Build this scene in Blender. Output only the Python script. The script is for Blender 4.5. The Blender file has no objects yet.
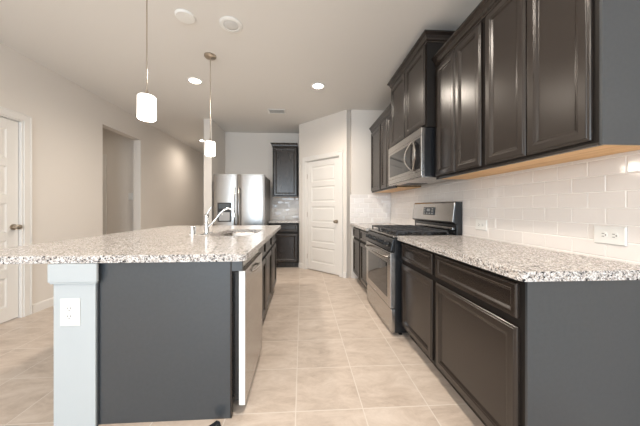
import bpy, bmesh, math, random
from mathutils import Vector, Matrix
random.seed(7)
PI = math.pi
S = bpy.context.scene
C = S.collection
TH = math.radians(3.2)
# ------------------------------------------------------------------ camera
cd = bpy.data.cameras.new('camera'); cam = bpy.data.objects.new('camera', cd); C.objects.link(cam)
cam.location = (0, 0, 1.175); cam.rotation_euler = (PI/2, 0, -TH)
cd.sensor_width = 36; cd.lens = 250/640*36
cd.shift_x = 4/640; cd.shift_y = -5/640; cd.clip_start = 0.05
S.camera = cam
# ------------------------------------------------------------------ world, lights, exposure
w = bpy.data.worlds.new('world'); S.world = w; w.use_nodes = True
w.node_tree.nodes['Background'].inputs[0].default_value = (.75, .85, 1, 1)
w.node_tree.nodes['Background'].inputs[1].default_value = 1.0
S.view_settings.view_transform = 'Standard'; S.view_settings.look = 'None'
S.view_settings.exposure = 0.68; S.view_settings.gamma = 1; S.view_settings.use_curve_mapping = False
def area(name, loc, rot, sx, sy, power, col):
    l = bpy.data.lights.new(name, 'AREA'); l.shape = 'RECTANGLE'; l.size = sx; l.size_y = sy
    l.energy = power; l.color = col
    o = bpy.data.objects.new(name, l); C.objects.link(o); o.location = loc; o.rotation_euler = rot
    return o
DAY = (.74, .88, 1.0); WARM = (1, .885, .76)
area('window_daylight', (-1.65, -3.92, 1.45), (-PI/2, 0, PI), 2.0, 1.8, 62, DAY)
area('window_daylight', (.55, -3.92, 1.45), (-PI/2, 0, PI), 1.5, 1.8, 44, DAY)
def can_light(name, x, y, z, power, size=.1):
    l = bpy.data.lights.new(name, 'SPOT'); l.energy = power; l.color = WARM; l.spot_size = math.radians(170)
    l.spot_blend = 1; l.shadow_soft_size = size
    o = bpy.data.objects.new(name, l); C.objects.link(o); o.location = (x, y, z - .03)

H = 2.82          # ceiling
XR = 1.50         # right wall
XL = -3.0         # left wall
# ------------------------------------------------------------------ materials
def newmat(name):
    m = bpy.data.materials.new(name); m.use_nodes = True
    nt = m.node_tree; b = nt.nodes['Principled BSDF']
    return m, nt, b
def simple(name, col, rough=.5, metal=0, spec=.5, coat=0, emit=None, es=0):
    m, nt, b = newmat(name)
    b.inputs['Base Color'].default_value = (*col, 1); b.inputs['Roughness'].default_value = rough
    b.inputs['Metallic'].default_value = metal; b.inputs['Specular IOR Level'].default_value = spec
    b.inputs['Coat Weight'].default_value = coat
    if emit: b.inputs['Emission Color'].default_value = (*emit, 1); b.inputs['Emission Strength'].default_value = es
    return m
def N(nt, t, **kw):
    n = nt.nodes.new(t)
    for k, v in kw.items():
        if hasattr(n, k): setattr(n, k, v)
        else: n.inputs[k.replace('_', ' ')].default_value = v
    return n
def ramp(nt, stops, interp='LINEAR'):
    r = nt.nodes.new('ShaderNodeValToRGB'); cr = r.color_ramp; cr.interpolation = interp
    while len(cr.elements) < len(stops): cr.elements.new(.5)
    for e, (p, c) in zip(cr.elements, stops): e.position = p; e.color = (*c, 1)
    return r
def bump(nt, b, src, strength, dist=.01):
    bp = N(nt, 'ShaderNodeBump'); bp.inputs['Strength'].default_value = strength; bp.inputs['Distance'].default_value = dist
    nt.links.new(src, bp.inputs['Height']); nt.links.new(bp.outputs[0], b.inputs['Normal']); return bp
def coord(nt): return nt.nodes.new('ShaderNodeNewGeometry').outputs['Position']
def paint(name, col, rough=.75):
    m, nt, b = newmat(name); p = coord(nt)
    n = N(nt, 'ShaderNodeTexNoise', Scale=90.0, Detail=3.0); nt.links.new(p, n.inputs['Vector'])
    b.inputs['Base Color'].default_value = (*col, 1); b.inputs['Roughness'].default_value = rough
    bump(nt, b, n.outputs[0], .12, .003); return m
M = {}
M['wall'] = paint('greige_wall_paint', (.74, .695, .645))
M['ceiling'] = paint('ceiling_paint', (.74, .72, .69), .9)
M['trim'] = simple('white_trim_paint', (.78, .755, .72), .35)
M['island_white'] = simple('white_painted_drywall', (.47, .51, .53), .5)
M['plastic'] = simple('white_plastic', (.82, .82, .80), .3)
M['slot'] = simple('dark_slot', (.03, .03, .03), .6)
M['black'] = simple('black_enamel', (.012, .013, .015), .22)
M['iron'] = simple('cast_iron', (.045, .045, .048), .5)
M['darkglass'] = simple('dark_glass', (.02, .02, .022), .04, 0, .8)
M['chrome'] = simple('chrome', (.78, .79, .80), .09, 1)
M['nickel'] = simple('brushed_nickel', (.50, .44, .37), .28, 1)
M['grout'] = simple('white_grout', (.90, .885, .86), .8)
M['shadow'] = simple('cabinet_frame_edge', (.012, .012, .013), .5)
M['lens'] = simple('lit_lamp_lens', (1, 1, 1), .4, emit=(1, .90, .76), es=14)
M['shade'] = simple('lit_opal_glass', (.9, .9, .9), .25, emit=(1, .93, .84), es=2.2)
M['display'] = simple('display_panel', (.06, .07, .08), .15)
M['digits'] = simple('display_digits', (.25, .45, .5), .4, emit=(.5, .9, 1), es=.6)
M['frame'] = simple('espresso_frame_shaded', (.016, .0135, .012), .5, 0, .25)  # cabinet finish darkened to paint in the shade between doors
# espresso cabinets
m, nt, b = newmat('espresso_cabinet_finish'); p = coord(nt)
mp = N(nt, 'ShaderNodeMapping'); mp.inputs['Scale'].default_value = (14, 14, 1.6); nt.links.new(p, mp.inputs[0])
n = N(nt, 'ShaderNodeTexNoise', Scale=3.0, Detail=4.0); nt.links.new(mp.outputs[0], n.inputs['Vector'])
r = ramp(nt, [(.3, (.021, .015, .012)), (.7, (.023, .017, .0135))]); nt.links.new(n.outputs[0], r.inputs[0])
nt.links.new(r.outputs[0], b.inputs['Base Color']); b.inputs['Roughness'].default_value = .27; b.inputs['Specular IOR Level'].default_value = .62
M['cab'] = m
m, nt, b = newmat('charcoal_side_panel'); p = coord(nt)
n = N(nt, 'ShaderNodeTexNoise', Scale=60.0, Detail=4.0); nt.links.new(p, n.inputs['Vector'])
r = ramp(nt, [(.3, (.036, .043, .050)), (.7, (.042, .049, .057))]); nt.links.new(n.outputs[0], r.inputs[0])
nt.links.new(r.outputs[0], b.inputs['Base Color']); b.inputs['Roughness'].default_value = .34; b.inputs['Specular IOR Level'].default_value = .8
M['panel'] = m
# maple underside
m, nt, b = newmat('raw_maple'); p = coord(nt)
mp = N(nt, 'ShaderNodeMapping'); mp.inputs['Scale'].default_value = (30, 2, 30); nt.links.new(p, mp.inputs[0])
n = N(nt, 'ShaderNodeTexNoise', Scale=1.5, Detail=5.0); nt.links.new(mp.outputs[0], n.inputs['Vector'])
r = ramp(nt, [(.3, (.66, .38, .16)), (.7, (.86, .56, .27))]); nt.links.new(n.outputs[0], r.inputs[0])
nt.links.new(r.outputs[0], b.inputs['Base Color']); b.inputs['Roughness'].default_value = .5
M['maple'] = m
# stainless
def steel(name, col, sc, rough=.26, bmp=.01):
    m, nt, b = newmat(name); p = coord(nt)
    mp = N(nt, 'ShaderNodeMapping'); mp.inputs['Scale'].default_value = sc; nt.links.new(p, mp.inputs[0])
    n = N(nt, 'ShaderNodeTexNoise', Scale=1.0, Detail=3.0); nt.links.new(mp.outputs[0], n.inputs['Vector'])
    b.inputs['Base Color'].default_value = (*col, 1); b.inputs['Metallic'].default_value = 1
    mr = N(nt, 'ShaderNodeMapRange'); mr.inputs[3].default_value = rough-.05; mr.inputs[4].default_value = rough+.06
    nt.links.new(n.outputs[0], mr.inputs[0]); nt.links.new(mr.outputs[0], b.inputs['Roughness'])
    bump(nt, b, n.outputs[0], bmp, .002); return m
M['steel'] = steel('brushed_stainless', (.50, .48, .46), (4, 4, 40), .24, 0)
M['steelv'] = steel('brushed_stainless_door', (.40, .385, .37), (7, 7, .15), .25, .2)
# granite
m, nt, b = newmat('speckled_granite'); p = coord(nt)
v1 = N(nt, 'ShaderNodeTexVoronoi', Scale=150.0); nt.links.new(p, v1.inputs['Vector'])
sep = N(nt, 'ShaderNodeSeparateColor'); nt.links.new(v1.outputs['Color'], sep.inputs[0])
r1 = ramp(nt, [(0, (.02, .02, .024)), (.12, (.10, .095, .095)), (.24, (.25, .23, .22)), (.40, (.42, .37, .33)), (.58, (.60, .56, .53)), (.80, (.76, .75, .74))], 'CONSTANT')
nt.links.new(sep.outputs[0], r1.inputs[0])
n2 = N(nt, 'ShaderNodeTexNoise', Scale=55.0, Detail=4.0); nt.links.new(p, n2.inputs['Vector'])
r2 = ramp(nt, [(.42, (0, 0, 0)), (.62, (1, 1, 1))]); nt.links.new(n2.outputs[0], r2.inputs[0])
mx = N(nt, 'ShaderNodeMix', data_type='RGBA'); nt.links.new(r2.outputs[0], mx.inputs[0])
nt.links.new(r1.outputs[0], mx.inputs[6])
v3 = N(nt, 'ShaderNodeTexVoronoi', Scale=250.0); nt.links.new(p, v3.inputs['Vector'])
s3 = N(nt, 'ShaderNodeSeparateColor'); nt.links.new(v3.outputs['Color'], s3.inputs[0])
r3 = ramp(nt, [(0, (.06, .06, .07)), (.13, (.30, .27, .26)), (.30, (.54, .49, .45)), (.55, (.74, .73, .72))], 'CONSTANT'); nt.links.new(s3.outputs[0], r3.inputs[0])
nt.links.new(r3.outputs[0], mx.inputs[7]); nt.links.new(mx.outputs[2], b.inputs['Base Color'])
b.inputs['Roughness'].default_value = .2; b.inputs['Specular IOR Level'].default_value = .28
M['granite'] = m
# floor tile
m, nt, b = newmat('beige_floor_tile'); p = coord(nt)
mp = N(nt, 'ShaderNodeMapping'); mp.inputs['Location'].default_value = (.036+3.92, -1.447+3.88*2, 0); nt.links.new(p, mp.inputs[0])
br = N(nt, 'ShaderNodeTexBrick'); br.offset = 0; br.squash = 1
br.inputs['Scale'].default_value = 1; br.inputs['Mortar Size'].default_value = .0035; br.inputs['Mortar Smooth'].default_value = .2
br.inputs['Brick Width'].default_value = .392; br.inputs['Row Height'].default_value = .388
br.inputs['Color1'].default_value = (0, 0, 0, 1); br.inputs['Color2'].default_value = (1, 1, 1, 1); br.inputs['Bias'].default_value = 0
nt.links.new(mp.outputs[0], br.inputs[0])
mp2 = N(nt, 'ShaderNodeMapping'); mp2.inputs['Rotation'].default_value = (0, 0, .6); mp2.inputs['Scale'].default_value = (1.2, 2.6, 1); nt.links.new(p, mp2.inputs[0])
va = N(nt, 'ShaderNodeVectorMath', operation='ADD'); nt.links.new(mp2.outputs[0], va.inputs[0]); nt.links.new(br.outputs[0], va.inputs[1])
nf = N(nt, 'ShaderNodeTexNoise', Scale=3.4, Detail=10.0, Roughness=.74, Distortion=.5); nt.links.new(va.outputs[0], nf.inputs['Vector'])
rf = ramp(nt, [(.32, (.43, .35, .29)), (.5, (.55, .465, .395)), (.68, (.65, .57, .50))]); nt.links.new(nf.outputs[0], rf.inputs[0])
mf = N(nt, 'ShaderNodeMix', data_type='RGBA'); nt.links.new(br.outputs['Fac'], mf.inputs[0]); nt.links.new(rf.outputs[0], mf.inputs[6])
mf.inputs[7].default_value = (.66, .60, .54, 1)
nt.links.new(mf.outputs[2], b.inputs['Base Color'])
b.inputs['Roughness'].default_value = .34
inv = N(nt, 'ShaderNodeMath', operation='SUBTRACT'); inv.inputs[0].default_value = 1; nt.links.new(br.outputs['Fac'], inv.inputs[1])
bump(nt, b, inv.outputs[0], .25, .002)
M['floor'] = m
# glazed backsplash tile
m, nt, b = newmat('white_glazed_tile'); p = coord(nt)
n = N(nt, 'ShaderNodeTexNoise', Scale=14.0, Detail=2.0); nt.links.new(p, n.inputs['Vector'])
b.inputs['Base Color'].default_value = (.82, .785, .76, 1); b.inputs['Roughness'].default_value = .08; bump(nt, b, n.outputs[0], .10, .004)
M['tile'] = m

# ------------------------------------------------------------------ mesh helpers
class MB:
    def __init__(s, mat=None): s.bm = bmesh.new(); s.mx = mat or Matrix()
    def v(s, x, y, z): return s.bm.verts.new(s.mx @ Vector((x, y, z)))
    def box(s, x0, x1, y0, y1, z0, z1):
        vs = [s.v(x, y, z) for z in (z0, z1) for x, y in ((x0, y0), (x1, y0), (x1, y1), (x0, y1))]
        for f in ((3, 2, 1, 0), (4, 5, 6, 7), (0, 1, 5, 4), (1, 2, 6, 5), (2, 3, 7, 6), (3, 0, 4, 7)): s.bm.faces.new([vs[i] for i in f])
        return s
    def loft(s, loops, cap0=True, cap1=True, closed=True):
        R = [[s.v(*p) for p in l] for l in loops]; n = len(R[0])
        for a, b_ in zip(R, R[1:]):
            for i in range(n if closed else n-1):
                j = (i+1) % n; s.bm.faces.new((a[i], a[j], b_[j], b_[i]))
        if cap0: s.bm.faces.new(R[0][::-1])
        if cap1: s.bm.faces.new(R[-1])
        return s
    def rect_panel(s, x0, x1, z0, z1, y, prof):
        # nested rectangles facing -y ; prof = [(inset, proud)]
        loops = [[(x0, y, z0), (x1, y, z0), (x1, y, z1), (x0, y, z1)]]
        for i, h in prof: loops.append([(x0+i, y-h, z0+i), (x1-i, y-h, z0+i), (x1-i, y-h, z1-i), (x0+i, y-h, z1-i)])
        return s.loft(loops)
    def lathe(s, prof, cx=0, cy=0, n=24, axis='z', o=(0, 0, 0), cap=True):
        loops = []
        for r_, h in prof:
            l = []
            for k in range(n):
                a = 2*PI*k/n; c_, s_ = r_*math.cos(a), r_*math.sin(a)
                if axis == 'z': l.append((cx+c_, cy+s_, h))
                elif axis == 'y': l.append((o[0]+c_, o[1]+h, o[2]+s_))
                else: l.append((o[0]+h, o[1]+c_, o[2]+s_))
            loops.append(l)
        return s.loft(loops, cap, cap)
    def tube(s, pts, r, n=10, rs=None):
        pts = [Vector(p) for p in pts]; loops = []
        up = Vector((0, 0, 1))
        t0 = (pts[1]-pts[0]).normalized()
        if abs(t0.dot(up)) > .9: up = Vector((0, 1, 0))
        for i, p in enumerate(pts):
            t = (pts[min(i+1, len(pts)-1)]-pts[max(i-1, 0)]).normalized()
            a = t.cross(up).normalized(); b_ = a.cross(t).normalized(); up = b_
            rr = rs[i] if rs else r
            loops.append([tuple(p+a*rr*math.cos(2*PI*k/n)+b_*rr*math.sin(2*PI*k/n)) for k in range(n)])
        return s.loft(loops)
    def build(s, name, mat, parent=None, bevel=0, smooth=False, seg=2):
        bmesh.ops.recalc_face_normals(s.bm, faces=s.bm.faces)
        me = bpy.data.meshes.new(name); s.bm.to_mesh(me); s.bm.free()
        o = bpy.data.objects.new(name, me); C.objects.link(o); me.materials.append(M[mat] if isinstance(mat, str) else mat)
        if parent: o.parent = parent
        if bevel:
            md = o.modifiers.new('bevel', 'BEVEL'); md.width = bevel; md.segments = seg; md.limit_method = 'ANGLE'; md.angle_limit = .6
        if smooth:
            for f in me.polygons: f.use_smooth = True
            me.set_sharp_from_angle(angle=.7)
        return o
def tag(o, label=None, cat=None, group=None):
    if label: o['label'] = label
    if cat: o['category'] = cat
    if group: o['group'] = group
    return o
def struct(o): o['kind'] = 'structure'; return o
def empty(name, loc, rz=0, label=None, cat=None, group=None):
    o = bpy.data.objects.new(name, None); C.objects.link(o); o.location = loc; o.rotation_euler = (0, 0, rz)
    o.empty_display_size = .1
    return tag(o, label, cat, group)
def B(name, mat, parent, *a, bevel=0): return MB().box(*a).build(name, mat, parent, bevel)
def copy_tree(o, parent=None):
    c = o.copy(); C.objects.link(c); c.parent = parent
    for ch in o.children: copy_tree(ch, c)
    return c

# ------------------------------------------------------------------ structure
RY0, RY1 = -4.0, 8.3
YB = 5.53
struct(B('floor', 'floor', None, -4.8, 3.2, RY0-.15, RY1, -.1, 0))
struct(B('ceiling', 'ceiling', None, -4.8, 3.2, RY0-.15, RY1, H, H+.1))
# left wall with door and cased opening
D1a, D1b, D1h = 2.06, 2.87, 2.115
OPa, OPb, OPh = 3.94, 4.83, 2.44
mb = MB()
mb.box(XL-.13, XL, RY0, D1a, 0, H).box(XL-.13, XL, D1a, D1b, D1h, H).box(XL-.13, XL, D1b, OPa, 0, H)
mb.box(XL-.13, XL, OPa, OPb, OPh, H).box(XL-.13, XL, OPb, RY1-.13, 0, H)
struct(mb.build('wall_left', 'wall'))
struct(B('wall_hall', 'wall', None, -4.8, XL-.13, 5.0, 5.13, 0, H))
struct(B('wall_hall_end', 'wall', None, -4.8, -4.67, 2.9, 5.0, 0, H))
struct(B('wall_hall_near', 'wall', None, -4.67, XL-.13, 2.95, 3.08, 0, H))
struct(B('wall_far', 'wall', None, XL, -1.81, RY1-.13, RY1, 0, H))
struct(B('wall_right', 'wall', None, XR, XR+.13, RY0, YB, 0, H))
wr = bpy.data.objects['wall_right']
struct(B('wall_back', 'wall', None, -1.81, XR, YB, YB+.13, 0, H))
struct(B('wall_alcove', 'wall', None, -1.81, -1.665, 4.72, YB, 0, H))
struct(B('wall_alcove_side', 'wall', None, -1.81, -1.665, YB+.13, RY1, 0, H))
# rear wall with two windows
mb = MB(); zs, zt = .55, 2.35
mb.box(XL, XR, RY0-.13, RY0, 0, zs).box(XL, XR, RY0-.13, RY0, zt, H)
for a, c_ in ((XL, -2.65), (-.65, -.2), (1.3, XR)): mb.box(a, c_, RY0-.13, RY0, zs, zt)
struct(mb.build('wall_rear', 'wall'))
# pantry: diagonal wall with a door hole, plus returns
A = Vector((-.06, 4.95, 0)); Bp = Vector((.745, 4.145, 0)); L = (Bp-A).length; ang = math.atan2(Bp.y-A.y, Bp.x-A.x)
PM = Matrix.Translation(A) @ Matrix.Rotation(ang, 4, 'Z')       # local x along wall, +y behind it
px0, px1, ph = .185, .995, 2.08
mb = MB(PM); mb.box(0, px0, 0, .11, 0, H).box(px1, L, 0, .11, 0, H).box(px0, px1, 0, .11, ph, H)
struct(mb.build('wall_pantry', 'wall'))
struct(B('wall_pantry_side', 'wall', None, A.x, A.x+.11, A.y+.11, YB, 0, H))
struct(B('wall_return', 'wall', None, Bp.x+.08, XR, Bp.y, Bp.y+.11, 0, H))

def baseboard(name, mx, x0, x1):
    mb = MB(mx)
    prof = [(0, 0), (-.014, 0), (-.014, .085), (-.008, .1), (0, .1)]
    mb.loft([[(x0, y, z) for y, z in prof], [(x1, y, z) for y, z in prof]])
    struct(mb.build(name, 'trim'))
LW = Matrix.Translation((XL, 0, 0)) @ Matrix.Rotation(PI/2, 4, 'Z')   # local x -> +Y, -y -> +X
baseboard('baseboard_left', LW, 2.95, OPa)
baseboard('baseboard_left_near', LW, -3.9, 1.98)
baseboard('baseboard_left_far', LW, OPb, 8.1)
baseboard('baseboard_pantry', PM, .0, .112)
baseboard('baseboard_pantry_right', PM, 1.07, L)
baseboard('baseboard_hall', Matrix.Translation((0, 5.0, 0)), -3.73, -3.14)
MB(Matrix.Translation((-1.81, 4.72, 0))).box(-.014, .159, -.014, 0, 0, .1)
struct(B('baseboard_alcove', 'trim', None, -1.824, -1.651, 4.706, 4.72, 0, .1))

# doors ------------------------------------------------------------
def panel_door(name, mx, x0, x1, h, knobx, label, kz=.975, recess=.03, cas=.07):
    root = empty(name, (0, 0, 0)); struct(root); root.matrix_world = mx
    mb = MB()
    x0i, x1i = x0+.018, x1-.018; dh = h-.018
    # casing: three flat boards with an outer backband
    for (a, b_, c_, d) in ((x0-cas, x0+.004, 0, h+cas), (x1-.004, x1+cas, 0, h+cas), (x0, x1, h-.004, h+cas)):
        mb.box(a, b_, -.014, 0, c_, d)
    mb.box(x0-cas, x0-cas+.016, -.021, -.014, 0, h+cas); mb.box(x1+cas-.016, x1+cas, -.021, -.014, 0, h+cas); mb.box(x0-cas, x1+cas, -.021, -.014, h+cas-.016, h+cas)
    mb.build('casing', 'trim', root, .003)
    mb = MB(); mb.box(x0+.001, x0+.017, 0, .1, 0, h-.001); mb.box(x1-.017, x1-.001, 0, .1, 0, h-.001); mb.box(x0+.017, x1-.017, 0, .1, h-.017, h-.001)
    mb.build('jamb', 'trim', root)
    mb = MB(); y = recess; g = .003; zb = .012
    X0, X1, Z0, Z1 = x0i+g, x1i-g, zb, dh-g
    mb.box(X0, X1, y+.010, y+.035, Z0, Z1)
    st, rl = .105, .085; n = 5; rh = (Z1-Z0-2*.105-(n-1)*rl-.04)/n
    mb.box(X0, X0+st, y, y+.0101, Z0, Z1); mb.box(X1-st, X1, y, y+.0101, Z0, Z1)
    zz = Z0+.145; mb.box(X0+st, X1-st, y, y+.0101, Z0, zz)
    for k in range(n):
        # sloped sticking and raised field
        mb.rect_panel(X0+st, X1-st, zz, zz+rh, y+.0101, [(.001, .009), (.012, .001), (.03, .001), (.045, .007)])
        zz += rh
        top = Z1 if k == n-1 else zz+rl
        mb.box(X0+st, X1-st, y, y+.0101, zz, top); zz = top
    slab = mb.build('door_panel', 'trim', root, .0015)
    # knob
    mb = MB(); o = (knobx, y, kz)
    mb.lathe([(.032, 0), (.032, -.006), (.014, -.010), (.011, -.034), (.022, -.042), (.029, -.054), (.026, -.066), (.012, -.072)], axis='y', o=o, n=20)
    mb.build('knob', 'nickel', root, smooth=True)
    # hinges
    hx = x0i-.002 if knobx > (x0+x1)/2 else x1i+.002
    for z in (.25, 1.05, h-.3):
        MB().tube([(hx, y-.006, z-.045), (hx, y-.006, z+.045)], .006, 8).build('hinge', 'nickel', root)
    return root
panel_door('door_1', LW, D1a, D1b, D1h, 2.80, '')
panel_door('door_2', PM, px0, px1, ph, px1-.085, '', .94)
# hall door casing seen through the opening
mb = MB(); mb.box(-3.80, -3.73, 4.986, 5.0, 0, 2.2).box(-4.60, -3.80, 4.986, 5.0, 2.13, 2.2).box(-4.60, -3.80, 4.994, 5.0, 0, 2.13)
struct(mb.build('door_3', 'trim', None, .003))

# backsplash tiles -------------------------------------------------
def tiles(name, mx, x0, x1, z0, z1, phase, zref, parent, tilt=.0008, e=.0025, g=.0035):
    tw, thh = .155, .0805
    mbg = MB(mx); mbg.box(x0, x1, -.0066, 0, z0, z1)
    gr = mbg.build('grout', 'grout', parent)
    mb = MB(mx); k0 = math.floor((z0-zref)/thh); z = zref+k0*thh; k = k0
    while z < z1:
        off = phase+(tw/2 if k % 2 else 0)
        x = x0-((x0-off) % tw)
        while x < x1:
            a, b_ = max(x, x0)+g/2, min(x+tw, x1)-g/2; c_, d = max(z, z0)+g/2, min(z+thh, z1)-g/2
            if b_-a > .008 and d-c_ > .008:
                t1, t2 = random.uniform(-tilt, tilt), random.uniform(-tilt, tilt)
                yb = -.0085
                mb.loft([[(a, -.004, c_), (b_, -.004, c_), (b_, -.004, d), (a, -.004, d)],
                         [(a, yb+.0015, c_), (b_, yb+.0015, c_), (b_, yb+.0015, d), (a, yb+.0015, d)],
                         [(a+e, yb+t1, c_+e), (b_-e, yb+t2, c_+e), (b_-e, yb+t2, d-e), (a+e, yb+t1, d-e)]], cap0=False)
            x += tw
        z += thh; k += 1
    return mb.build(name, 'tile', parent)
RW = Matrix.Translation((XR, 0, 0)) @ Matrix.Rotation(-PI/2, 4, 'Z')   # local x -> -Y ; -y -> -X
tr = MB(RW).box(-4.145, -.95, -.001, 0, .914, 1.44).build('trim_1', 'grout'); struct(tr)
tiles('tile_field', RW, -4.14, -.95, .915, 1.437, -1.07, 1.175, tr)
BW = Matrix.Translation((0, Bp.y, 0))
tr = MB(BW).box(.80, XR, -.001, 0, .914, 1.40).build('trim_2', 'grout'); struct(tr)
tiles('tile_field', BW, .80, XR-.009, .915, 1.40, .8, 1.175, tr, .0025, .008, .006)
KW = Matrix.Translation((0, YB, 0))
tr = MB(KW).box(-.66, A.x, -.001, 0, .914, 1.42).build('trim_3', 'grout'); struct(tr)
tiles('tile_field', KW, -.66, A.x, .915, 1.42, 0, 1.175, tr, .006, .014, .009)

# ------------------------------------------------------------------ cabinets
DOOR = [(0, .012), (.004, .017), (.010, .017), (.013, .021), (.044, .021), (.048, .018), (.052, .018), (.064, .009), (.070, .009)]
DRAW = [(0, .014), (.006, .020), (.024, .020), (.028, .0185), (.036, .011), (.038, .0095), (.042, .0105)]
def front(kind, root, x0, x1, z0, z1, mat='cab'):
    big = min(x1-x0, z1-z0) > .25
    mb = MB(); mb.rect_panel(x0, x1, z0, z1, -.001, DOOR if big else DRAW)
    return mb.build(kind, mat, root, .0015)
def base_cab(loc, rz, w_, d, label, cat='cabinet', group=None, doors=1, name='base_cabinet', hollow=False, side=None):
    """local x 0..w, front at y=0 facing -y"""
    r_ = empty(name, loc, rz, label, cat, group)
    if hollow:
        mb = MB()
        mb.box(0, w_, 0, .02, .12, .881).box(0, .018, .02, d, .12, .881).box(w_-.018, w_, .02, d, .12, .881).box(.018, w_-.018, d-.012, d, .12, .881).box(0, w_, 0, d, .1, .12)
        mb.build('body', 'frame', r_)
    else: B('body', 'frame', r_, 0, w_, 0, d, .1, .881, bevel=.001)
    B('toe_kick', 'cab', r_, 0, w_, .07, d, 0, .0995)
    g = .022
    n = doors; ww = (w_-2*g-(n-1)*.006)/n
    for k in range(n):
        a = g+k*(ww+.006)
        front('drawer', r_, a, a+ww, .711, .858)
        front('door', r_, a, a+ww, .118, .675)
    if side is not None:
        x0, x1 = side
        B('side_panel', 'panel', r_, x0, x1, -.001, d, 0, .881, bevel=.001)
    return r_
def crown(mb, x0, x1, y0, y1, z0, hgt=.085, out=.045, ends=(True, True)):
    prof = [(0, 0), (.006, 0), (.006, .012), (.016, .022), (.018, .036), (out*.6, .055), (out-.006, .068), (out, .072), (out, hgt)]
    l0, l1 = [], []
    loops = []
    for o, z in prof:
        ol = o if ends[0] else 0; orr = o if ends[1] else 0
        loops.append([(x0-ol, y0-o, z0+z), (x1+orr, y0-o, z0+z), (x1+orr, y1, z0+z), (x0-ol, y1, z0+z)])
    mb.loft(loops)
def upper_cab(loc, rz, w_, d, z0, z1, label, group=None, doors=2, side=None, ends=(False, False), ch=.085, name='upper_cabinet', wood=True):
    r_ = empty(name, (loc[0], loc[1], z0), rz, label, 'cabinet', group); hh = z1-z0
    B('body', 'frame', r_, 0, w_, 0, d, .012 if wood else 0, hh, bevel=.001)
    if wood:
        MB().box(0, w_, 0, .02, 0, .012).build('light_rail', 'cab', r_)
        tag(B('bottom_panel', 'maple', r_, 0, w_, .021, d, .003, .0115), 'pale raw wood underside')
    g = .018; ww = (w_-2*g-(doors-1)*.006)/doors
    for k in range(doors):
        a = g+k*(ww+.006); front('door', r_, a, a+ww, .022, hh-.012)
    mb = MB(); crown(mb, 0, w_, -.0, d, hh, ch, ends=ends); mb.build('crown_molding', 'cab', r_)
    if side: B('side_panel', 'panel', r_, side[0], side[1], -.001, d, 0, hh, bevel=.001)
    return r_

FR = .915     # face frame plane of the right hand base run
RZ = -PI/2
base_cab((FR, 1.66, 0), RZ, .683, XR-FR-.001, 'dark espresso base cabinet nearest the camera with large raised-panel door and charcoal end panel', side=(.6835, .695))
base_cab((FR, 2.232, 0), RZ, .570, XR-FR-.001, 'dark base cabinet touching the near side of the gas range')
base_cab((FR-.05, 3.62, 0), RZ, .50, XR-FR+.049, 'dark base cabinet just beyond the gas range on the right wall')
base_cab((FR-.05, 4.135, 0), RZ, .512, XR-FR+.049, 'far dark base cabinet in the corner beside the pantry door')
UF = 1.20
upper_cab((UF, 1.575, 0), RZ, .63, XR-UF-.001, 1.43, 2.425, 'two-door dark upper cabinet closest to the camera with grey end panel', side=(.6305, .642), ends=(False, True))
upper_cab((UF, 2.175, 0), RZ, .598, XR-UF-.001, 1.43, 2.425, 'two-door dark upper cabinet between the microwave and the nearest upper cabinet')
upper_cab((1.12, 3.065, 0), RZ, .885, XR-1.121, 1.905, 2.655, 'taller dark cabinet mounted above the microwave with stepped crown', ends=(True, True), name='over_range_cabinet', wood=False)
upper_cab((UF-.03, 3.62, 0), RZ, .55, XR-UF+.029, 1.43, 2.425, 'two-door dark upper cabinet just beyond the microwave')
upper_cab((UF-.03, 4.14, 0), RZ, .515, XR-UF+.029, 1.43, 2.425, 'farthest dark upper cabinet on the right wall in the corner', doors=1)

# countertops
def slab(name, pts, z0, z1, label, hole=None, mat='granite', bevel=.004):
    bm = bmesh.new()
    def loop(ps):
        vs = [bm.verts.new((x, y, z1)) for x, y in ps]
        return [bm.edges.new((vs[i], vs[(i+1) % len(vs)])) for i in range(len(vs))]
    es = loop(pts)
    if hole: es += loop(hole)
    bmesh.ops.triangle_fill(bm, use_beauty=True, use_dissolve=False, edges=es)
    r = bmesh.ops.extrude_face_region(bm, geom=bm.faces[:])
    for v in r['geom']:
        if isinstance(v, bmesh.types.BMVert): v.co.z = z0
    mb = MB(); mb.bm.free(); mb.bm = bm
    o = mb.build(name, mat, None, bevel, seg=3)
    return tag(o, label, 'countertop')
def rrect(x0, x1, y0, y1, r, n=6, corners=(1, 1, 1, 1)):
    pts = []
    for i, (cx, cy, a0) in enumerate(((x1-r, y0+r, -90), (x1-r, y1-r, 0), (x0+r, y1-r, 90), (x0+r, y0+r, 180))):
        if corners[i]:
            for k in range(n+1):
                a = math.radians(a0+90*k/n); pts.append((cx+r*math.cos(a), cy+r*math.sin(a)))
        else: pts.append(((x1, x1, x0, x0)[i], (y0, y1, y1, y0)[i]))
    return pts
slab('granite_countertop', rrect(.87, XR-.009, .942, 2.237, .025, corners=(0, 0, 0, 1)), .882, .922, 'speckled granite countertop along the right wall nearest the camera')
slab('granite_countertop', rrect(.81, XR-.009, 3.118, 4.136, .01, corners=(0, 0, 0, 0)), .882, .922, 'short granite countertop in the corner beyond the gas range')

# ------------------------------------------------------------------ island
IY0, IY1 = 1.400, 3.70
FX = -.385
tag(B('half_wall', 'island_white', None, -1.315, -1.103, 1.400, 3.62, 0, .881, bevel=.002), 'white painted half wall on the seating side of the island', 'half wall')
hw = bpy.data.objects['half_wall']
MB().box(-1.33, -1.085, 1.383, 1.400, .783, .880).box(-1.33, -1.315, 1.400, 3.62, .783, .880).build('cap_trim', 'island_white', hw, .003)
MB().box(-1.325, -1.09, 1.388, 1.400, .773, .783).build('cove_molding', 'island_white', hw, .003)
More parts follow.
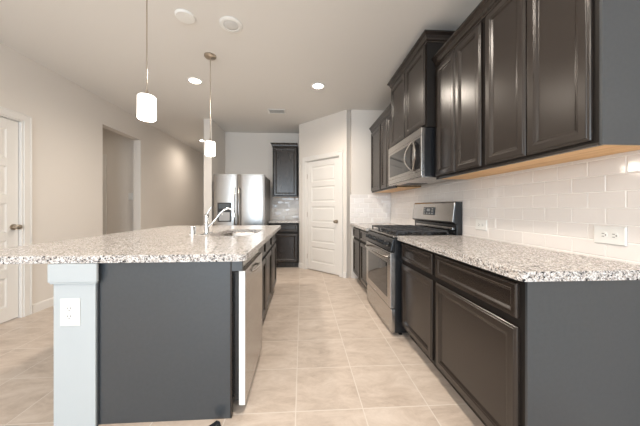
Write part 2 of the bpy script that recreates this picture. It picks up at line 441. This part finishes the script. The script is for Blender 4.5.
# end cabinet run, facing +X : local x -> +Y, rz=+90, origin at near end
RI = PI/2
dI = FX+1.10
ep = empty('island_end_panel', (-.752, 1.42, 0), 0, 'flat charcoal end panel of the island facing the camera', 'panel')
B('panel', 'panel', ep, -.355, .352, 0, .018, 0, .881, bevel=.002)
B('corner_stile', 'cab', ep, .3525, .3595, .0, .024, .0, .881, bevel=.001)
B('counter_support_block', 'panel', ep, .360, .418, .0, .022, .822, .881, bevel=.001)
B('scribe_molding', 'panel', ep, -.3575, -.345, -.012, 0, 0, .881, bevel=.002)
# dishwasher
dw = empty('dishwasher', (FX, 1.446, 0), RI, 'stainless steel dishwasher built into the near end of the island', 'dishwasher')
B('tub', 'black', dw, .004, .596, .0, .58, .10, .868)
B('door', 'steel', dw, .004, .596, -.063, -.025, .048, .817, bevel=.004)
tag(B('edge_sheen', 'plastic', dw, .0025, .0039, -.060, -.026, .05, .815), 'pale strip painting light on the steel edge of the door')  # pale strip painted in for light reflected by the steel door edge
B('door_liner', 'black', dw, .012, .588, -.0245, -.001, .07, .81)
MB().loft([[(.004, -.001, .819), (.004, -.034, .819), (.004, -.026, .868), (.004, -.001, .868)], [(.596, -.001, .819), (.596, -.034, .819), (.596, -.026, .868), (.596, -.001, .868)]]).build('control_panel', 'steel', dw, .002)
MB().tube([(.20, -.058, .765), (.215, -.078, .772), (.30, -.086, .775), (.385, -.078, .772), (.40, -.058, .765)], .009, 8).build('handle', 'steel', dw, smooth=True)
B('toe_panel', 'black', dw, .004, .596, .05, .06, .0, .098)
base_cab((FX, 2.052, 0), RI, .99, .60, 'two-door dark sink base cabinet in the middle of the island', doors=2, name='sink_cabinet', hollow=True)
base_cab((FX, 3.045, 0), RI, .57, .60, 'dark island base cabinet at the far end past the sink')
B('filler', 'cab', ep, -.3575, .34, .0195, .0255, 0, .881)
hole = rrect(-.87, -.45, 2.32, 3.02, .09)
slab('island_countertop', rrect(-1.88, -.305, IY0-.01, IY1, .045), .882, .922, 'large speckled granite island countertop with undermount sink cutout', hole=hole, bevel=.005)
ws = tag(MB(Matrix.Translation((-.47, 1.365, 0)) @ Matrix.Rotation(.5, 4, 'Z')).loft([[(-.034, -.018, 0), (.034, -.018, 0), (.034, .018, 0), (-.034, .018, 0)], [(-.034, -.018, .006), (.034, -.018, .006), (.034, .018, .006), (-.034, .018, .006)], [(-.030, -.014, .008), (.016, -.014, .024), (.016, .014, .024), (-.030, .014, .008)]]).build('dark_wedge', 'black', None, .002), 'small unidentified black wedge lying on the floor against the island end panel', 'door wedge')  # wedge form is a guess at an unidentified dark mark
# sink
sk = empty('kitchen_sink', (-.66, 2.67, .678), 0, 'stainless steel undermount sink set in the island countertop', 'sink')
def ring(x, y, r, z, n=6): return [(px+.66, py-2.67, z) for px, py in rrect(-.66-x, -.66+x, 2.67-y, 2.67+y, r, n)]
mb = MB(); mb.loft([ring(.225, .365, .10, .203), ring(.21, .35, .09, .203), ring(.205, .345, .085, .19), ring(.19, .33, .08, .03), ring(.16, .30, .06, .012)], cap0=False); mb.build('basin', 'steel', sk, smooth=True)
MB().lathe([(.045, .0125), (.045, .016), (.03, .0165), (.01, .014)]).build('drain', 'chrome', sk, smooth=True)
# faucet
fc = empty('kitchen_faucet', (-.93, 2.50, .922), 0, 'chrome pull-down kitchen faucet with side lever beside the island sink', 'faucet')
MB().lathe([(.030, .0), (.030, .006), (.024, .012), (.021, .05), (.022, .10), (.024, .15), (.022, .185), (.012, .2)]).build('body', 'chrome', fc, smooth=True)
pts = [(.0, 0, .055), (.04, .0, .09), (.09, .005, .15), (.13, .01, .205), (.17, .013, .238), (.205, .015, .248), (.235, .016, .24), (.25, .017, .222)]
MB().tube(pts, .013, 12, [.012, .0115, .011, .0105, .0105, .0105, .011, .012]).build('spout', 'chrome', fc, smooth=True)
MB().tube([(.248, .017, .226), (.258, .018, .20), (.264, .018, .165)], .018, 14, [.013, .016, .018]).build('spray_head', 'chrome', fc, smooth=True)
MB().tube([(.0, 0, .185), (.015, 0, .215), (.045, 0, .262)], .008, 10, [.012, .008, .006]).build('lever', 'chrome', fc, smooth=True)
tag(MB().box(-.26, .26, -.028, .028, 0, .005).build('deck_plate', 'chrome', fc, .003), None)
bpy.data.objects['deck_plate'].rotation_euler.z = PI/2; bpy.data.objects['deck_plate'].scale = (.5, 1, 1)
ag = empty('air_gap_cap', (-1.03, 2.42, .922), 0, 'small chrome cylinder cap standing left of the faucet', 'air gap')
MB().lathe([(.025, .004), (.025, .075), (.022, .083), (.006, .086)]).build('cap', 'chrome', ag, smooth=True)
MB().lathe([(.030, 0), (.030, .0035), (.024, .004)]).build('base_ring', 'plastic', ag, smooth=True)

# ------------------------------------------------------------------ outlets
def outlet(name, mx, w_, h_, label, horizontal=False, nrec=2, switch=False, cat='outlet'):
    r_ = empty(name, (0, 0, 0)); r_.matrix_world = mx; tag(r_, label, cat)
    MB().rect_panel(-w_/2, w_/2, -h_/2, h_/2, -.0003, [(0, .003), (.004, .0065)]).build('cover_plate', 'plastic', r_)
    if switch:
        MB().rect_panel(-.016, .016, -.033, .033, -.0066, [(0, .001), (.003, .004)]).build('rocker', 'plastic', r_); return r_
    for s_ in (-1, 1):
        mb = MB(); mf = MB()
        cx, cz = (s_*.021, 0) if horizontal else (0, s_*.021)
        k = 16; ri = .0165
        loop = lambda y, rr: [(cx+rr*math.cos(2*PI*i/k)*(1 if not horizontal else .95), y, cz+rr*math.sin(2*PI*i/k)) for i in range(k)]
        mf.loft([loop(-.0066, ri), loop(-.0085, ri-.0005)])
        for t in (-1, 1):
            if horizontal: mb.box(cx-.006, cx+.004, -.0092, -.0086, t*.007-.0013, t*.007+.0013)
            else: mb.box(t*.007-.0013, t*.007+.0013, -.0092, -.0086, cz-.003, cz+.007)
        if horizontal: mb.box(cx+.007, cx+.0115, -.0092, -.0086, -.0025, .0025)
        else: mb.box(-.0025, .0025, -.0092, -.0086, cz-.0115, cz-.007)
        rc = mf.build('receptacle', 'plastic', r_); mb.build('slots', 'slot', rc)
    return r_
outlet('wall_outlet', Matrix.Translation((XR-.0095, 1.13, 1.043)) @ Matrix.Rotation(-PI/2, 4, 'Z'), .128, .088, 'white horizontal duplex outlet on tile backsplash nearest the camera', True)
outlet('wall_outlet', Matrix.Translation((XR-.0095, 2.00, 1.035)) @ Matrix.Rotation(-PI/2, 4, 'Z'), .128, .088, 'white outlet on tile backsplash close to the range backguard', True)
outlet('wall_outlet', Matrix.Translation((-1.228, 1.3995, .622)), .10, .145, 'white duplex outlet on the white end of the island half wall', False)
outlet('light_switch', Matrix.Translation((-3.285, 4.9995, 1.40)), .09, .13, 'white light switch plate inside the left hallway opening', switch=True, cat='light switch')

# ------------------------------------------------------------------ gas range (local x -> -Y, front -y -> -X)
rg = empty('gas_range', (.853, 3.108, 0), RZ, 'stainless steel freestanding gas range with black grates on the right wall', 'stove')
W = .866; DR = XR-.853-.012
B('chassis', 'black', rg, 0.002, W-.002, 0, DR, .03, .905, bevel=.003)
for x in (.04, W-.04):
    for y in (.06, DR-.06): MB().lathe([(.018, 0), (.018, .008), (.01, .012), (.01, .03)], cx=x, cy=y, n=12).build('foot', 'black', rg)
B('storage_drawer', 'steel', rg, .004, W-.004, -.035, -.001, .032, .245, bevel=.004)
od = B('oven_door', 'steel', rg, .004, W-.004, -.045, -.001, .255, .765, bevel=.005)
B('window', 'darkglass', od, .10, W-.10, -.0475, -.0455, .33, .655, bevel=.001)
pts = []
for k in range(13):
    t = k/12; x = .05+t*(W-.10); pts.append((x, -.062-.045*math.sin(PI*t)**.6 if 0 < t < 1 else -.048, .715+.012*math.sin(PI*t)))
MB().tube(pts, .012, 10).build('handle', 'steel', od, smooth=True)
# slanted control panel
MB().loft([[(.003, -.001, .775), (.003, -.045, .775), (.003, -.02, .885), (.003, -.001, .9)], [(W-.003, -.001, .775), (W-.003, -.045, .775), (W-.003, -.02, .885), (W-.003, -.001, .9)]]).build('control_panel', 'black', rg, .004)
for k in range(5):
    x = .10+k*(W-.20)/4
    kb = MB(); kb.mx = Matrix.Translation((x, -.034, .832)) @ Matrix.Rotation(-.22, 4, 'X')
    kb.lathe([(.026, .0), (.026, -.006), (.021, -.009), (.019, -.032), (.014, -.036)], axis='y', n=16)
    kb.box(-.004, .004, -.043, -.034, -.019, .019); kb.build('knob', 'black', rg, .001)
# cooktop
MB().box(0, W, -.018, DR-.09, .905, .918).build('cooktop', 'steel', rg, .004)
B('cooktop_well', 'black', rg, .03, W-.03, .02, DR-.10, .9185, .921)
for bx in (.17, .433, .70):
    for by in ((.14, .40) if bx != .433 else (.27,)):
        bn = MB().lathe([(.05, .9215), (.05, .928), (.036, .930), (.036, .938), (.02, .941)], cx=bx, cy=by, n=20).build('burner', 'iron', rg, smooth=True)
for gx in range(3):
    x0 = .028+gx*.272; x1 = x0+.264; mb = MB(); zt_ = .962
    for x in (x0, x1-.012): mb.box(x, x+.012, .02, DR-.115, zt_-.014, zt_)
    for y in (.02, DR-.127, .265): mb.box(x0, x1, y, y+.012, zt_-.014, zt_)
    xc = (x0+x1)/2
    mb.box(xc-.006, xc+.006, .02, DR-.115, zt_-.012, zt_+.002)
    for y in (.14, .40): mb.box(x0, x1, y-.005, y+.005, zt_-.012, zt_+.002)
    for x in (x0, x1-.014):
        for y in (.02, DR-.129, .265): mb.box(x, x+.014, y, y+.014, .9212, zt_-.01)
    mb.build('grate', 'iron', rg, .002)
# backguard : slanted face, black sides
bz0, bz1 = .919, 1.235
yb0 = DR-.085
MB().loft([[(x, yb0+.03, bz0), (x, yb0+.03, 1.02), (x, yb0, 1.035), (x, yb0+.02, bz1-.012), (x, yb0+.03, bz1), (x, DR, bz1), (x, DR, bz0)] for x in (.0, W)]).build('backguard', 'black', rg, .003)
bk = MB().loft([[(x, yb0-.003, 1.045), (x, yb0+.0165, bz1-.012), (x, yb0+.030, bz1+.003), (x, yb0+.036, bz1+.003), (x, yb0+.022, bz1-.014), (x, yb0+.004, 1.045)] for x in (.012, W-.012)]).build('control_fascia', 'steel', rg, .002)
ds = MB(); ds.mx = Matrix.Translation((W*.50-.03, yb0+.005, 1.142)) @ Matrix.Rotation(-.105, 4, 'X'); ds.box(-.115, .115, -.006, 0, -.042, .042); ds.build('display', 'display', rg, .002)
ds = MB(); ds.mx = Matrix.Translation((W*.50-.03, yb0+.005, 1.142)) @ Matrix.Rotation(-.105, 4, 'X')
for bx in range(4):
    for bz in (-.026, 0, .024):
        if bx in (1, 2) and bz > -.01: continue
        ds.box(-.10+bx*.056, -.07+bx*.056, -.0075, -.0062, bz-.006, bz+.006)
ds.box(-.035, .035, -.0075, -.0062, -.004, .026)
ds.build('buttons', simple('grey_buttons', (.30, .31, .32), .4), rg)
MB().box(.05, W-.05, yb0+.02, yb0+.034, .965, .99).build('vent_trim', 'steel', rg, .003)
mb = MB(); mb.box(.36, .42, -.0466, -.0452, .275, .287); mb.build('badge', 'chrome', od)

# ------------------------------------------------------------------ microwave
mw = empty('microwave', (1.10, 3.055, 1.45), RZ, 'stainless over-the-range microwave with curved vertical handles', 'microwave')
MW_ = .865; MH = .452
B('housing', 'black', mw, 0, MW_, .003, XR-1.10-.012, .012, MH, bevel=.002)
B('base_vent', 'steel', mw, .0, MW_, -.022, XR-1.10-.012, .0, .0115, bevel=.002)
B('grease_filter', 'iron', mw, .12, .34, .08, .30, -.003, -.0005)
B('top_grille', 'steel', mw, 0, MW_, -.028, .002, .385, MH, bevel=.003)
B('bottom_rail', 'steel', mw, 0, MW_, -.028, .002, .013, .062, bevel=.003)
md_ = B('door', 'steel', mw, 0, .699, -.028, .002, .063, .384, bevel=.003)
B('window', 'darkglass', md_, .05, .665, -.0305, -.0285, .095, .355, bevel=.002)
cp = B('control_panel', 'steel', mw, .70, MW_, -.028, .002, .063, .384, bevel=.003)
B('keypad', 'darkglass', cp, .73, .835, -.0305, -.0285, .085, .365, bevel=.001)
for sgn, xc in ((-1, 0), (1, 0)):
    pts = []
    for k in range(15):
        t = k/14; a = (t-.5)*2
        pts.append((.6995+sgn*(.105*(1-a*a)+.010), -.036-.030*(1-a*a), .085+.28*t))
    MB().tube(pts, .009, 8).build('handle', 'steel', md_ if sgn < 0 else cp, smooth=True)

# ------------------------------------------------------------------ back wall kitchen
base_cab((-.645, 4.91, 0), 0, .575, YB-4.92, 'dark base cabinet beside the refrigerator on the back wall')
slab('granite_countertop', rrect(-.65, A.x-.002, 4.88, YB-.009, .01, corners=(0, 0, 0, 0)), .882, .922, 'small granite countertop between the refrigerator and the pantry wall')
upper_cab((-.605, 5.20, 0), 0, .515, YB-5.20-.001, 1.405, 2.44, 'single-door dark upper cabinet on the back wall right of the refrigerator', doors=1, ends=(True, False), ch=.07)
fr = empty('refrigerator', (-1.57, 4.53, 0), 0, 'large stainless steel french door refrigerator with water dispenser', 'refrigerator')
FW = .905; FH = 1.775
B('cabinet', simple('fridge_side_grey', (.22, .215, .21), .4, .3), fr, .004, FW-.004, .065, .80, .03, FH-.02, bevel=.006)
B('kick_grille', 'black', fr, .01, FW-.01, .06, .065, .03, .09)
for x in (.06, FW-.06):
    for y in (.15, .7): MB().lathe([(.02, 0), (.02, .03)], cx=x, cy=y, n=12).build('foot', 'black', fr)
def curved_door(name, x0, x1, z0, z1, parent):
    mb = MB(); n = 10; fr_, bk_ = [], []
    for k in range(n+1):
        t = k/n; x = x0+(x1-x0)*t; e = min(t, 1-t)
        y = -.012*math.sin(PI*t)**.8 + (.018 if k in (0, n) else 0) if k not in (0, n) else .012
        fr_.append((x, y))
    pts = fr_+[(x1, .064), (x0, .064)]
    mb.loft([[(x, y, z0) for x, y in pts], [(x, y, z1) for x, y in pts]])
    return mb.build(name, 'steelv', parent, smooth=True)
ld = curved_door('door', .002, FW*.46-.003, .72, FH, fr); rd = curved_door('door', FW*.46+.003, FW-.002, .72, FH, fr)
fz = curved_door('freezer_drawer', .002, FW-.002, .10, .71, fr)
for par, x in ((ld, FW*.46-.035), (rd, FW*.46+.035)):
    MB().tube([(x, -.012, .80), (x, -.05, .83), (x, -.055, 1.1), (x, -.055, 1.28), (x, -.05, 1.50), (x, -.012, 1.53)], .012, 10).build('handle', 'steelv', par, smooth=True)
MB().tube([(.10, -.012, .64), (.12, -.05, .64), (FW-.12, -.05, .64), (FW-.10, -.012, .64)], .012, 10).build('handle', 'steelv', fz, smooth=True)
dp = B('water_dispenser', 'black', ld, .075, .315, -.016, -.004, .93, 1.27, bevel=.004)
B('dispenser_niche', simple('dispenser_grey', (.35, .35, .36), .35), ld, .10, .29, -.018, -.0165, .95, 1.10)
B('dispenser_display', 'display', ld, .10, .29, -.0185, -.0165, 1.16, 1.25)
MB().tube([(.16, -.02, 1.10), (.16, -.028, 1.05)], .010, 8).build('dispenser_paddle', 'plastic', ld)

# ------------------------------------------------------------------ ceiling things
def pendant(x, y, label):
    r_ = empty('pendant_light', (x, y, H), 0, label, 'pendant light', None)
    MB().lathe([(.062, -.0005), (.062, -.012), (.05, -.024), (.012, -.028)], n=28).build('canopy', 'nickel', r_, smooth=True)
    MB().tube([(0, 0, -.026), (0, 0, -.915)], .004, 8).build('rod', 'nickel', r_)
    MB().lathe([(.008, -.895), (.012, -.91), (.028, -.925), (.030, -.935)], n=20).build('socket_cup', 'nickel', r_, smooth=True)
    MB().lathe([(.02, -.928), (.046, -.931), (.051, -.937), (.052, -1.074), (.046, -1.08), (.04, -1.077)], n=28).build('lamp_shade', 'shade', r_, smooth=True)
    l = bpy.data.lights.new('pendant_glow', 'POINT'); l.energy = 3; l.color = (1, .88, .72); l.shadow_soft_size = .05
    o = bpy.data.objects.new('pendant_glow', l); C.objects.link(o); o.location = (x, y, H-1.16)
    return r_
pendant(-.99, 1.655, 'opal cylinder pendant light hanging over the near end of the island')
pendant(-.99, 2.76, 'opal cylinder pendant light hanging over the island nearer the refrigerator')
def can(x, y, label, power):
    r_ = empty('recessed_light', (x, y, H), 0, label, 'ceiling light', None)
    MB().lathe([(.095, -.0005), (.095, -.004), (.070, -.008), (.066, -.002)], n=32).build('trim_ring', 'plastic', r_, smooth=True)
    MB().lathe([(.066, -.0015), (.065, -.005), (.02, -.007)], n=28).build('lens', 'lens', r_, smooth=True)
    can_light('can_light', x, y, H, power)
can(-1.38, 3.31, 'round recessed ceiling light above the left of the island', 95)
can(.215, 3.36, 'round recessed ceiling light above the aisle near the pantry door', 85)
can(-3.9, 4.1, 'added unseen fill light inside the left hallway opening', 13)  # unseen lamp added to brighten the hallway
can(-2.42, 6.25, 'recessed ceiling light in the passage left of the refrigerator', 34)
for x, y, lb, pw in ((-1.5, .3, 'added unseen ceiling light over the seating side near the left door', 16), (.2, 1.2, 'added unseen ceiling light straight above the aisle by the nearest cabinets', 75),
              (.2, -.8, 'added unseen ceiling light behind the camera on the kitchen side', 60), (-1.38, -1.6, 'added unseen ceiling light behind the camera towards the rear windows', 60), (-2.3, -.3, 'added unseen fill light behind the camera nearest the left wall', 70)):
    can(x, y, lb, pw)  # unseen ceiling lamps, added for fill and cabinet door highlights
sd = empty('smoke_detector', (-1.0, 2.20, H), 0, 'plain round white disc on the ceiling above the island', 'smoke detector')
MB().lathe([(.078, -.0005), (.078, -.010), (.070, -.018), (.03, -.020)], n=32).build('cover', 'plastic', sd, smooth=True)
sp = empty('ceiling_speaker', (-.635, 2.28, H), 0, 'round white ceiling speaker with grey grille ring above the island', 'ceiling speaker')
MB().lathe([(.10, -.0005), (.10, -.006), (.09, -.012), (.068, -.012), (.066, -.006)], n=36).build('rim', 'plastic', sp, smooth=True)
MB().lathe([(.064, -.0065), (.06, -.010), (.02, -.011)], n=32).build('grille', simple('grey_grille', (.66, .66, .65), .7), sp, smooth=True)
vt = empty('ceiling_vent', (-.43, 4.28, H), 0, 'white rectangular louvered air vent in the ceiling', 'air vent')
mb = MB(); 
mb.box(-.19, .19, -.11, -.08, -.008, -.0005).box(-.19, .19, .08, .11, -.008, -.0005).box(-.19, -.155, -.08, .08, -.008, -.0005).box(.155, .19, -.08, .08, -.008, -.0005)
mb.build('frame', 'plastic', vt, .002)
B('duct_backing', simple('vent_shadow', (.55, .55, .55), .8), vt, -.155, .155, -.08, .08, -.002, -.0005)
mb = MB()
for k in range(7):
    y = -.066+k*.022
    mb.loft([[(x, y-.008, -.008), (x, y-.007, -.009), (x, y+.008, -.003), (x, y+.007, -.0022)] for x in (-.154, .154)])
mb.build('louvers', 'plastic', vt)
vt.scale = (.78, .9, 1)
bpy.context.view_layer.update()
